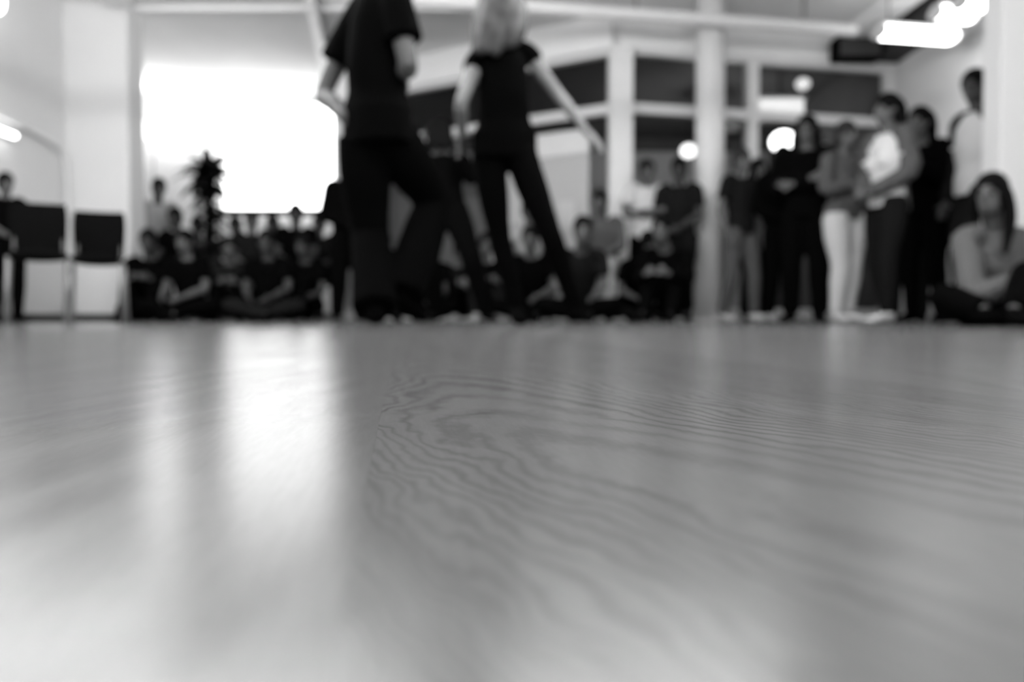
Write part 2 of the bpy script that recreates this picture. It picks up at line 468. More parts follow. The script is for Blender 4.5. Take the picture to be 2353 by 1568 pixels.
# tube fittings added out of view overhead to light the hall
HZ = 2.26
for x, y in ((-2.9, 4.7), (-1.2, 4.0), (.7, 4.1), (-3.0, 2.4), (.3, 2.0), (2.6, 1.0), (-2.4, -2.0), (2.4, -2.0)):
    o = empty('added_tube_light', (x, y, HZ), 'long tube fitting added out of view to light the dance floor', 'ceiling light', 'added tube fittings over the dance floor')
    MB().tube([(x - .75, y, HZ), (x + .75, y, HZ)], [.055, .055], seg=14, sub=1, cap=.1).build('diffuser', M['added_tube'], o, smooth=True)
    for t in (-.74, .74):
        MB().tube([(x + t * .98, y, HZ), (x + t * 1.06, y, HZ)], [.06, .06], seg=14, sub=1, cap=.1).build('end_cap', M['white'], o, smooth=True)
    for t in (-.5, .5):
        MB().tube([(x + t, y, HZ + .05), (x + t, y, CEIL)], [.006, .006], seg=6, sub=1, cap=0).build('hanger', M['chrome'], o)

# projector screen
s0, s1 = P(512, 482, 11.9), P(795, 240, 11.9)
scr = empty('projection_screen', ((s0.x + s1.x) / 2, 11.9, s0.z), 'large glowing white projection screen on the alcove wall', 'projection screen')
MB().box((s0.x, 11.88, s0.z), (s1.x, 11.9, s1.z)).build('screen_surface', M['screen'], scr)
MB().box((s0.x - .03, 11.86, s0.z - .09), (s1.x + .03, 11.92, s0.z)).build('bottom_bar', M['black'], scr, bevel=.008)
MB().box((s0.x - .05, 11.84, s1.z), (s1.x + .05, 11.96, s1.z + .06)).build('roller_case', M['white'], scr, bevel=.01)

# torchiere floor lamp in the alcove
tx, ty = P(352, 300, 11.3).x, 11.3
zt = P(352, 300, 11.3).z
fl = empty('floor_lamp', (tx, ty, 0), 'tall uplighter floor lamp glowing in the alcove beside the pier', 'floor lamp')
MB().tube([(tx, ty, 0), (tx, ty, .03)], [.15, .14], seg=20, sub=1, cap=0).build('base', M['darkmetal'], fl)
MB().tube([(tx, ty, .03), (tx, ty, zt - .1)], [.012, .012], seg=8, sub=1, cap=0).build('pole', M['chrome'], fl)
MB().tube([(tx, ty, zt - .16), (tx, ty, zt - .05), (tx, ty, zt + .08)], [.05, .17, .24], seg=24, sub=3, cap=0).build('lamp_shade', M['torch'], fl, smooth=True)
def light(kind, name, loc, W, size=.3, rot=None):
    l = bpy.data.lights.new(name, kind); l.energy = W
    if kind == 'AREA': l.shape = 'DISK'; l.size = size
    else: l.shadow_soft_size = size
    o = bpy.data.objects.new(name, l); C.objects.link(o); o.location = loc
    if rot: o.rotation_euler = rot
    return o
light('POINT', 'floor_lamp_bulb', (tx, ty, zt + .12), W_TORCH, .22)
# lamps seen through the glass, plus an added hidden one
def globe(px, py, D, r, m, label, cat='pendant lamp'):
    c = P(px, py, D)
    o = empty('pendant_lamp', c, label, cat, 'lamps behind the glazed partition')
    MB().ell(c, (V((1, 0, 0)), V((0, 1, 0)), V((0, 0, 1))), (r, r, r * .85), 20, 12).build('globe', m, o, smooth=True)
    MB().tube([(c.x, c.y, c.z + r * .8), (c.x, c.y, CEIL - .02)], [.006, .006], seg=6, sub=1, cap=0).build('cord', M['black'], o)
    return o
globe(1800, 326, 10.6, .165, M['lamp_bright'], 'biggest and brightest round lamp, between the two tall women and the column')
globe(1582, 347, 11.0, .11, M['lamp'], 'small bright round lamp just left of the white column')
globe(1845, 193, 9.75, .085, M['lamp_dim'], 'small dim round lamp high in the dark upper pane')
gb = globe(1628, 330, 11.6, .16, M['lamp'], 'added round lamp behind the glass, hidden from the front by the white column')  # added to brighten the far room; the column hides it
light('POINT', 'added_globe_light', gb.location - V((0, 0, .3)), 50, .1)  # extra light below the added globe
for (x0, x1, y0, y1, D, lab) in ((1745, 1850, 226, 262, 10.4, 'wide soft glowing panel behind the glass, standing for a lamp reflection, under the small dim globe'),  # glowing box in place of a ceiling lamp's reflection in the pane
                                 (1885, 1940, 334, 356, 11.2, 'narrow glowing panel light behind the glass, right of the brightest globe')):
    p, q = P(x0, y1, D), P(x1, y0, D)
    o = empty('panel_lamp', ((p.x + q.x) / 2, D, p.z), lab, 'ceiling light', 'lamps behind the glazed partition')
    MB().box((p.x, D, p.z), (q.x, D + .25, q.z)).build('diffuser', M['panel'], o, bevel=.03)
    MB().box((p.x - .02, D - .01, q.z), (q.x + .02, D + .27, q.z + .03)).build('housing', M['white'], o)
    MB().box(((p.x + q.x) / 2 - .01, D + .1, q.z + .03), ((p.x + q.x) / 2 + .01, D + .12, CEIL - .02)).build('hanger', M['black'], o)

# roller blind in the left glazed side
ta, tb = on_line(GC, GL, 1362), on_line(GC, GL, 1130)
bp, bq = lerp(GC, GL, ta), lerp(GC, GL, tb)
nrm = V((-(GL[1] - GC[1]), (GL[0] - GC[0]))).normalized()
if nrm.y > 0: nrm = -nrm
off = nrm * .1
bl = empty('roller_blind', (bp[0] + off.x, bp[1] + off.y, 0), 'grey roller blind with a white head box in the left glazed side', 'blind')
MB().slab((bp[0] + off.x, bp[1] + off.y), (bq[0] + off.x, bq[1] + off.y), .07, 1.84, 2.11).build('head_box', M['white'], bl, bevel=.01)
MB().slab((bp[0] + off.x, bp[1] + off.y), (bq[0] + off.x, bq[1] + off.y), .01, .2, 1.84).build('fabric', M['blind'], bl)
MB().slab((bp[0] + off.x, bp[1] + off.y), (bq[0] + off.x, bq[1] + off.y), .03, .17, .2).build('bottom_rail', M['white'], bl)
# a notice on the blind
tn0, tn1 = on_line(GC, GL, 1333), on_line(GC, GL, 1296)
n0, n1 = lerp(GC, GL, tn0), lerp(GC, GL, tn1)
o2 = nrm * .125
no = MB().slab((n0[0] + o2.x, n0[1] + o2.y), (n1[0] + o2.x, n1[1] + o2.y), .008, 1.02, 1.34).build('notice_sheet', M['white_cloth'])
tag(no, 'white sheet of paper fixed beside the dancing woman\'s leg, on the grey blind', 'notice')

# dark unit under the ceiling at the far right corner of the partition
u0, u1 = P(1915, 140, 9.0), P(2022, 88, 9.0)
sp_ = empty('ceiling_box', ((u0.x + u1.x) / 2, 9.0, u0.z), 'black box under the ceiling in the far right corner', 'loudspeaker')
MB().box((u0.x, 8.9, u0.z), (u1.x, 9.12, u1.z)).build('cabinet', M['black'], sp_, bevel=.015)
MB().box((u0.x + .03, 8.885, u0.z + .03), (u1.x - .03, 8.9, u1.z - .03)).build('front_plate', M['darkmetal'], sp_, bevel=.004)
MB().box(((u0.x + u1.x) / 2 - .04, 9.0, u1.z), ((u0.x + u1.x) / 2 + .04, 9.08, CEIL)).build('bracket', M['black'], sp_)

# left wall: pipe, glowing tube standing for a lamp reflection, bulkhead lamp
zp = 1.82
cp = empty('wall_pipe', (LW + .05, 7.5, zp), 'thin grey conduit running along the left wall and bending down at the pier', 'pipe')
MB().tube([(LW + .05, 5.6, zp + .08), (LW + .05, 7.2, zp + .02), (LW + .05, 8.0, zp - .05), (LW + .05, 8.17, zp - .13), (LW + .055, 8.22, zp - .35), (LW + .055, 8.22, .9), (LW + .055, 8.22, .02)],
          [.026] * 7, seg=10, sub=4, cap=.2).build('conduit', M['frame'], cp, smooth=True)
for y in (6.4, 7.6):
    MB().box((LW, y - .015, zp - .0), (LW + .05, y + .015, zp + .03)).build('clip', M['chrome'], cp)
wl = empty('wall_tube_reflection', (LW + .05, 7.0, 1.7), 'short glowing tube on the left wall under the conduit, standing for a lamp reflection', 'wall light')
MB().box((LW, 6.5, 1.68), (LW + .05, 7.38, 1.75)).build('housing', M['white'], wl, bevel=.006)
MB().tube([(LW + .07, 6.53, 1.705), (LW + .07, 7.35, 1.705)], [.02, .02], seg=10, sub=2, cap=.3).build('tube', M['tube'], wl, smooth=True)
bc = P(6, -2, 7.1)
bk = empty('bulkhead_light', (LW, 7.15, bc.z), 'round lit bulkhead lamp high on the left wall, cut by the corner', 'wall light')
MB().tube([(LW, 7.12, bc.z), (LW + .04, 7.12, bc.z)], [.13, .13], seg=20, sub=1, cap=0).build('base', M['white'], bk)
MB().ell(V((LW + .05, 7.12, bc.z)), (V((1, 0, 0)), V((0, 1, 0)), V((0, 0, 1))), (.06, .115, .115), 18, 10).build('diffuser', M['tube'], bk, smooth=True)

# ------------------------------------------------------------------ chairs
def make_chair():
    r = empty('chair', (0, 0, 0), 'x', 'chair')
    MB().tube([(0, -.19, .46), (0, .20, .46)], [(.175, .028), (.18, .028)], side=(1, 0, 0), seg=24, sub=3, cap=.5).build('seat', M['black'], r, smooth=True)
    bk_ = MB()
    pts = []
    n = 8
    vs = []; fs = []
    for j, (z, w, dy) in enumerate(((.50, .170, .0), (.60, .175, .01), (.72, .180, .025), (.80, .178, .04), (.85, .165, .05))):
        for i in range(n + 1):
            x = -w + 2 * w * i / n
            y = .20 + dy + .03 * (1 - (x / w) ** 2)
            vs.append(V((x, y, z))); vs.append(V((x, y + .018, z)))
    k = 2 * (n + 1)
    for j in range(4):
        for i in range(n):
            a = j * k + 2 * i
            fs.append((a, a + 2, a + k + 2, a + k)); fs.append((a + 1, a + k + 1, a + k + 3, a + 3))
        fs.append((j * k, j * k + k, j * k + k + 1, j * k + 1)); e = j * k + 2 * n
        fs.append((e, e + 1, e + k + 1, e + k))
    for i in range(n):
        fs.append((2 * i, 2 * i + 1, 2 * i + 3, 2 * i + 2)); q = 4 * k + 2 * i
        fs.append((q, q + 2, q + 3, q + 1))
    bk_.add(vs, fs).build('backrest', M['black'], r, smooth=False)
    for sx in (-1, 1):
        MB().tube([(sx * .17, -.16, .44), (sx * .19, -.19, 0)], [.013, .011], seg=8, sub=2, cap=.1).build('leg', M['chrome'], r, smooth=True)
        MB().tube([(sx * .17, .17, .44), (sx * .19, .24, 0)], [.013, .011], seg=8, sub=2, cap=.1).build('leg', M['chrome'], r, smooth=True)
        MB().tube([(sx * .15, .19, .45), (sx * .15, .235, .62)], [.012, .012], seg=8, sub=2, cap=.1).build('back_support', M['darkmetal'], r, smooth=True)
    return r
chair0 = make_chair()
used = []
def place_chair(x, y, rz, label, group='black chairs around the hall'):
    c = chair0 if not used else copy_tree(chair0)
    used.append(1)
    c.location = (x, y, 0); c.rotation_euler = (0, 0, rz); c['label'] = label; c['group'] = group; c['category'] = 'chair'
    return c
place_chair(P(89, 600, 5.4).x, 5.4, math.radians(30), 'black chair by the left wall, left one of the empty pair', 'empty chairs by the left wall')
place_chair(P(222, 600, 5.85).x, 5.85, math.radians(22), 'black chair in front of the white pier, right one of the empty pair', 'empty chairs by the left wall')

# bag on the floor by the pier
g0 = P(270, 738, 7.7)
bag = empty('duffel_bag', (g0.x + .15, 7.75, 0), 'black bag lying on the floor at the foot of the white pier', 'bag')
organic(MB().tube([(g0.x + .02, 7.75, .10), (g0.x + .28, 7.75, .10)], [(.11, .095), (.11, .095)], side=(0, 1, 0), seg=16, sub=3, cap=.4), 'bag_body', M['black_cloth'], bag, .01, 2)
MB().tube([(g0.x + .08, 7.72, .17), (g0.x + .11, 7.72, .225), (g0.x + .19, 7.72, .225), (g0.x + .22, 7.72, .17)], [.008] * 4, seg=6, sub=3, cap=.1).build('handle', M['dark_cloth'], bag, smooth=True)

# plant
def potted_plant(px, D, label):
    x = P(px, 700, D).x
    r = empty('potted_dracaena', (x, D, 0), label, 'potted plant')
    MB().tube([(x, D, 0), (x, D, .05), (x, D, .38), (x, D, .40)], [.13, .14, .18, .185], seg=20, sub=2, cap=0).build('pot', M['darkmetal'], r, smooth=True)
    ztop = P(px, 415, D).z
    MB().tube([(x, D, .36), (x + .02, D, .9), (x - .01, D + .02, ztop - .2), (x, D, ztop)], [.035, .03, .035, .03], seg=10, sub=3, cap=.2).build('trunk', M['bark'], r, smooth=True)
    lf = MB(); rr = random.Random(4)
    def leafs(base, n, Lr, el0, el1, w):
        for i in range(n):
            az = 2 * PI * i / n + rr.uniform(-.3, .3); el = rr.uniform(el0, el1); Lg = rr.uniform(*Lr)
            d = V((math.cos(az), math.sin(az), 0)); prev = None; pts = []; jz = rr.uniform(-.06, .06)
            for k in range(6):
                t = k / 5
                p = base + V((0, 0, jz)) + d * (Lg * t * math.cos(el)) + V((0, 0, Lg * (t * math.sin(el) - .55 * t * t)))
                ww = w * math.sin(PI * min(.96, t * .8 + .16))
                s = V((-d.y, d.x, 0)) * ww
                pts += [p - s, p + s * 1.0, p + V((0, 0, -.006))]
            fs = []
            for k in range(5):
                a = 3 * k
                fs += [(a, a + 3, a + 4, a + 1), (a, a + 2, a + 5, a + 3), (a + 2, a + 1, a + 4, a + 5)]
            fs += [(0, 1, 2), (15, 17, 16)]
            lf.add(pts, fs)
    leafs(V((x, D, ztop + .08)), 30, (.34, .52), .6, 1.45, .06)
    leafs(V((x, D, ztop + .04)), 30, (.3, .45), .2, 1.3, .06)
    leafs(V((x, D, ztop)), 26, (.3, .42), .1, 1.0, .055)
    for i in range(9):
        leafs(V((x, D, ztop - .1 - .09 * i)), 18, (.2, .27), .1, 1.2, .05)
    lf.build('foliage', M['leaf'], r)
    return r
potted_plant(485, 8.9, 'tall dark dracaena with a spiky crown in front of the glowing screen')

# ------------------------------------------------------------------ people
UP = V((0, 0, 1))
def hand(mb, w, d, n, k=1.0, curl=.35, side=1):
    """hand from wrist w, fingers towards d, palm facing n, thumb on side*(d x n)"""
    d = d.normalized(); n = (n - d * n.dot(d)).normalized(); s = d.cross(n) * side
    mb.tube([w - d * .01, w + d * .03 * k, w + d * .085 * k], [(.026 * k, .018 * k), (.036 * k, .015 * k), (.041 * k, .013 * k)], side=s, seg=12, sub=2, cap=.5)
    for i, (o, Lg) in enumerate(((.031, .072), (.011, .082), (-.010, .076), (-.030, .060))):
        b = w + d * .082 * k + s * o * k
        d1 = (d + s * o * 2.2 + n * curl * .5).normalized(); d2 = (d + s * o * 1.5 + n * curl * 1.6).normalized()
        mid = b + d1 * Lg * .5 * k
        mb.tube([b - d * .01, mid, mid + d2 * Lg * .5 * k], [.0095 * k, .0088 * k, .0075 * k], seg=8, sub=2, cap=.8)
    b = w + d * .03 * k + s * .028 * k
    d1 = (d * .7 + s * .75 + n * .2).normalized()
    mb.tube([b - d1 * .01, b + d1 * .035 * k, b + (d1 * .035 + (d * .9 + s * .3 + n * .3).normalized() * .032) * k], [.012 * k, .0105 * k, .009 * k], seg=8, sub=2, cap=.8)

def person(J, st, label, group=None):
    """J: joints in world space; st: style"""
    k = st.get('k', 1.0)
    fem = st.get('fem', False)
    fz = min(J['ankL'].z, J['ankR'].z)
    root = empty('person', (J['pelvis'].x, J['pelvis'].y, 0), label, 'person', group)
    skin = M[st.get('skin', 'skin')]
    side = (J['shR'] - J['shL']).normalized()          # person's axis, L -> R
    fdir = V(st['face']).normalized()                  # where the face looks
    body_f = side.cross(UP) * -1
    if J.get('bf') is not None: body_f = J['bf']
    vox = st.get('vox', .013)
    pel, ch, nk, hd = J['pelvis'], J['chest'], J['neck'], J['head']
    waist = pel.lerp(ch, .42)
    b = MB()
    shw = (J['shR'] - J['shL']).length / 2
    hw = st.get('hipw', .150 if not fem else .158) * k
    ww = st.get('waistw', .128 if not fem else .112) * k
    dp = st.get('depth', .105) * k
    tor_p = [pel - UP * .05 * k, pel + UP * .03 * k, waist, pel.lerp(ch, .8), ch + (nk - ch) * .35, nk - (nk - ch).normalized() * .05 * k]
    hs = (J['hipR'] - J['hipL']).normalized()
    tor_r = [(hw * .85, dp * .9), (hw, dp * 1.05), (ww, dp * .85), (shw * .86, dp * 1.05), (shw * .84, dp), (shw * .42, dp * .65)]
    b.tube(tor_p, tor_r, side=side, seg=18, sub=4, cap=.4)
    b.tube([nk - (hd - nk).normalized() * .05 * k, hd - (hd - nk) * .35], [.058 * k, .05 * k], seg=12, sub=2, cap=.3)
    # head
    hu = (hd - nk); hu = (hu - fdir * hu.dot(fdir)).normalized() if abs(hu.normalized().dot(fdir)) < .95 else UP
    hs2 = fdir.cross(hu)
    b.ell(hd + hu * .02 * k - fdir * .012 * k, (hs2, fdir, hu), (.075 * k, .093 * k, .096 * k), 18, 12)
    b.ell(hd - hu * .048 * k + fdir * .022 * k, (hs2, fdir, hu), (.054 * k, .062 * k, .066 * k), 16, 10)
    b.tube([hd + fdir * .078 * k + hu * .02 * k, hd + fdir * .104 * k - hu * .022 * k, hd + fdir * .088 * k - hu * .03 * k], [.010 * k, .016 * k, .012 * k], seg=8, sub=2, cap=.6)
    for s in (-1, 1):
        b.ell(hd + hs2 * s * .078 * k - hu * .008 * k - fdir * .008 * k, (hs2, fdir, hu), (.012 * k, .02 * k, .032 * k), 10, 6)
    # arms
    ar = st.get('arm', 1.0) * k
    for sd, sg in (('L', -1), ('R', 1)):
        sh, el, wr = J['sh' + sd], J['el' + sd], J['wr' + sd]
        b.tube([sh.lerp(nk, .4), sh, sh.lerp(el, .4), el, el.lerp(wr, .35), wr], [.044 * ar, .052 * ar, .046 * ar, .039 * ar, .040 * ar, .026 * ar], seg=12, sub=3, cap=.5)
        hdr = J.get('hand' + sd) or (wr - el).normalized()
        pn = J.get('palm' + sd) or (body_f * .2 - side * sg)
        if abs(hdr.normalized().dot(pn.normalized())) > .95: pn = body_f
        hand(b, wr, hdr, pn, k, st.get('curl', .45), sg)
    # legs
    lg = st.get('leg', 1.0) * k
    for sd in 'LR':
        hp, kn, an = J['hip' + sd], J['kn' + sd], J['ank' + sd]
        b.tube([hp, hp.lerp(kn, .35), kn, kn.lerp(an, .3), an], [.088 * lg, .082 * lg, .055 * lg, .054 * lg, .036 * lg], seg=14, sub=3, cap=.5)
        t = J.get('toe' + sd)
        td = (t - an)
        b.tube([an + V((0, 0, -.03 * k)) - td * .18, an + td * .5 + V((0, 0, -.025)), an.lerp(t, .88) - V((0, 0, .008))], [.026 * k, (.028 * k, .018 * k), (.024 * k, .010 * k)], side=td.cross(UP).normalized(), seg=12, sub=3, cap=.3)
    organic(b, 'body', skin, root, vox, 3)
    # eyes, eyebrows and mouth
    for s in (-1, 1):
        MB().ell(hd + fdir * .073 * k + hs2 * s * .031 * k + hu * .012 * k, (hs2, fdir, hu), (.015 * k, .012 * k, .009 * k), 10, 6).build('eye', M['eye'], root, smooth=True)
        e = hd + fdir * .080 * k + hu * .034 * k
        MB().tube([e + hs2 * s * .016 * k, e + hs2 * s * .032 * k + hu * .004 * k - fdir * .004 * k, e + hs2 * s * .048 * k - fdir * .014 * k], [.004 * k] * 3, seg=6, sub=2, cap=.5).build('eyebrow', M['hair_black'], root, smooth=True)
    m_ = hd + fdir * .083 * k - hu * .056 * k
    MB().ell(m_, (hs2, fdir, hu), (.024 * k, .008 * k, .007 * k), 10, 6).build('mouth', M['lips'], root, smooth=True)
    # hair
    hr = MB(); hm = M[st.get('hair', 'hair_black')]
    hr.ell(hd + hu * .040 * k - fdir * .024 * k, (hs2, fdir, hu), (.090 * k, .099 * k, .104 * k), 18, 12)
    hr.ell(hd - hu * .015 * k - fdir * .050 * k, (hs2, fdir, hu), (.083 * k, .066 * k, .085 * k), 18, 12)
    style = st.get('style', 'short')
    if style == 'long':
        for s in (-1, 0, 1):
            hr.tube([hd + hu * .06 * k - fdir * .05 * k + hs2 * s * .045 * k, hd - fdir * .075 * k + hs2 * s * .06 * k, hd - hu * .13 * k - fdir * .085 * k + hs2 * s * .062 * k, hd - hu * st.get('hairlen', .30) * k - fdir * .09 * k + hs2 * s * .05 * k],
                    [(.05 * k, .05 * k), (.052 * k, .045 * k), (.046 * k, .03 * k), (.02 * k, .018 * k)], seg=12, sub=3, cap=.6)
    elif style == 'side':      # long hair falling in front of the shoulders as well
        for s in (-1, 1):
            hr.tube([hd + hu * .08 * k - fdir * .01 * k + hs2 * s * .04 * k, hd - fdir * .0 * k + hs2 * s * .085 * k, hd - hu * .14 * k + fdir * .0 * k + hs2 * s * .095 * k, hd - hu * .32 * k + fdir * .06 * k + hs2 * s * .085 * k],
                    [(.03 * k, .045 * k), (.028 * k, .05 * k), (.032 * k, .045 * k), (.015 * k, .02 * k)], side=hs2, seg=12, sub=3, cap=.6)
        hr.tube([hd - fdir * .06 * k, hd - fdir * .09 * k - hu * .13 * k, hd - fdir * .1 * k - hu * .28 * k], [(.075 * k, .04 * k), (.08 * k, .035 * k), (.05 * k, .02 * k)], side=hs2, seg=12, sub=3, cap=.6)
    elif style == 'bun':
        hr.ell(hd - fdir * .11 * k + hu * .06 * k, (hs2, fdir, hu), (.042 * k, .042 * k, .042 * k), 12, 8)
    elif style == 'custom':
        for pts, rr in st['hairpts']: hr.tube(pts, rr, seg=12, sub=3, cap=.6)
    organic(hr, 'hair', hm, root, .012, 2)
    # shirt
    ex = st.get('loose', .012) * k
    t = MB()
    hem = st.get('hem', .06)
    t.tube([pel - UP * hem * k, pel + UP * .05 * k, waist, pel.lerp(ch, .8), ch + (nk - ch) * .35, nk - (nk - ch).normalized() * .035 * k],
           [(hw + ex, dp * 1.05 + ex), (hw + ex * .8, dp * 1.05 + ex), (ww + ex * 1.4, dp * .9 + ex * 1.2), (shw * .86 + ex, dp * 1.05 + ex), (shw * .86 + ex, dp + ex), (shw * .40 + ex, dp * .66 + ex)], side=side, seg=20, sub=4, cap=.15)
    if fem:
        for s in (-1, 1):
            t.ell(pel.lerp(ch, .86) + body_f * (dp * .85) + side * s * .07 * k, (side, body_f, UP), (.062 * k, .05 * k, .058 * k), 12, 8)
    sl = st.get('sleeve', 'short')
    for sd in 'LR':
        sh, el, wr = J['sh' + sd], J['el' + sd], J['wr' + sd]
        a0 = sh.lerp(nk, .5)
        if sl == 'short':
            t.tube([a0, sh, sh.lerp(el, .35), sh.lerp(el, .62)], [.045 * ar + ex * .5, .056 * ar + ex * .5, .055 * ar + ex, .056 * ar + ex * 1.2], seg=14, sub=3, cap=.15)
        elif sl == 'cap':
            t.tube([a0, sh, sh.lerp(el, .22)], [.046 * ar + ex * .4, .056 * ar + ex * .6, .056 * ar + ex], seg=14, sub=3, cap=.15)
        elif sl == 'long':
            t.tube([a0, sh, sh.lerp(el, .4), el, el.lerp(wr, .4), wr.lerp(el, .04)], [.045 * ar + ex * .5, .055 * ar + ex * .6, .050 * ar + ex, .045 * ar + ex * 1.2, .043 * ar + ex, .030 * ar + ex * .7], seg=14, sub=3, cap=.15)
        elif sl == 'none':
            t.tube([a0, sh], [.056 * ar, .056 * ar + ex * .3], seg=14, sub=3, cap=.15)
    organic(t, st.get('topname', 'shirt'), M[st['top']], root, vox, 3)
    if st.get('jacket'):
        jk = MB(); q = -body_f * .035 * k; e2 = ex + .014 * k
        jk.tube([pel - UP * .1 * k + q, waist + q, pel.lerp(ch, .8) + q, ch + (nk - ch) * .35 + q * .8, nk + q - UP * .03 * k],
                [(hw + e2, dp * 1.02), (ww + e2 * 1.4, dp), (shw * .88 + e2, dp * 1.08), (shw * .88 + e2, dp * 1.05), (shw * .42, dp * .6)], side=side, seg=20, sub=3, cap=.15)
        for sd in 'LR':
            sh, el, wr = J['sh' + sd], J['el' + sd], J['wr' + sd]
            jk.tube([sh.lerp(nk, .5), sh, sh.lerp(el, .4), el, wr.lerp(el, .04)], [.046 * ar + e2 * .5, .055 * ar + e2 * .7, .050 * ar + e2 * .8, .049 * ar + e2, .035 * ar + e2], seg=14, sub=3, cap=.15)
        organic(jk, 'jacket', M[st['jacket']], root, vox, 3)
    # trousers
    tr_ = MB(); fit = st.get('fit', .014) * k; flare = st.get('flare', 0.0) * k
    tr_.tube([pel + UP * .06 * k, pel, pel - UP * .07 * k], [(hw * .93 + .006, dp * .98), (hw + fit * .6, dp * 1.06 + fit * .5), (hw * .9 + fit * .4, dp + fit * .5)], side=side, seg=20, sub=3, cap=.15)
    for sd in 'LR':
        hp, kn, an = J['hip' + sd], J['kn' + sd], J['ank' + sd]
        end = an.lerp(kn, st.get('cuff', .0))
        tr_.tube([hp + UP * .02, hp.lerp(kn, .35), kn, kn.lerp(an, .3), kn.lerp(an, .7), end], [.092 * lg + fit * .5, .084 * lg + fit, .058 * lg + fit, .057 * lg + fit, .046 * lg + fit + flare * .6, .040 * lg + fit + flare], seg=16, sub=3, cap=.12)
    organic(tr_, 'trousers', M[st['bottom']], root, vox, 3)
    # shoes
    for sd in 'LR':
        an = J['ank' + sd]; t_ = J['toe' + sd]; td = (t_ - an); tdn = td.normalized(); upv = V((0, 0, 1))
        sn = MB(); sdv = td.cross(UP).normalized()
        heel = an - tdn * .045 * k + (tdn.cross(sdv) if False else V((0, 0, -.045 * k)))
        sn.tube([heel, an.lerp(t_, .3) - V((0, 0, .022 * k)), an.lerp(t_, .72) - V((0, 0, .008 * k)), t_ + tdn * .012 * k], [(.037 * k, .036 * k), (.040 * k, .040 * k), (.047 * k, .030 * k), (.036 * k, .022 * k)], side=sdv, seg=14, sub=3, cap=.5)
        sn.tube([an - V((0, 0, .05 * k)), an + V((0, 0, .0))], [.042 * k, .041 * k], seg=12, sub=2, cap=.2)
        organic(sn, 'shoe', M[st.get('shoe', 'black_cloth')], root, .01, 2)
    # keep soles on the ground
    return root

def toe(J, dirL, dirR, k=1.0, Lg=.17):
    for sd, d in (('L', dirL), ('R', dirR)):
        a = J['ank' + sd]; d = V(d).normalized()
        t = a + d * Lg * k; t.z = max(.03 * k, a.z - .055 * k) if a.z < .13 else t.z
        J['toe' + sd] = t

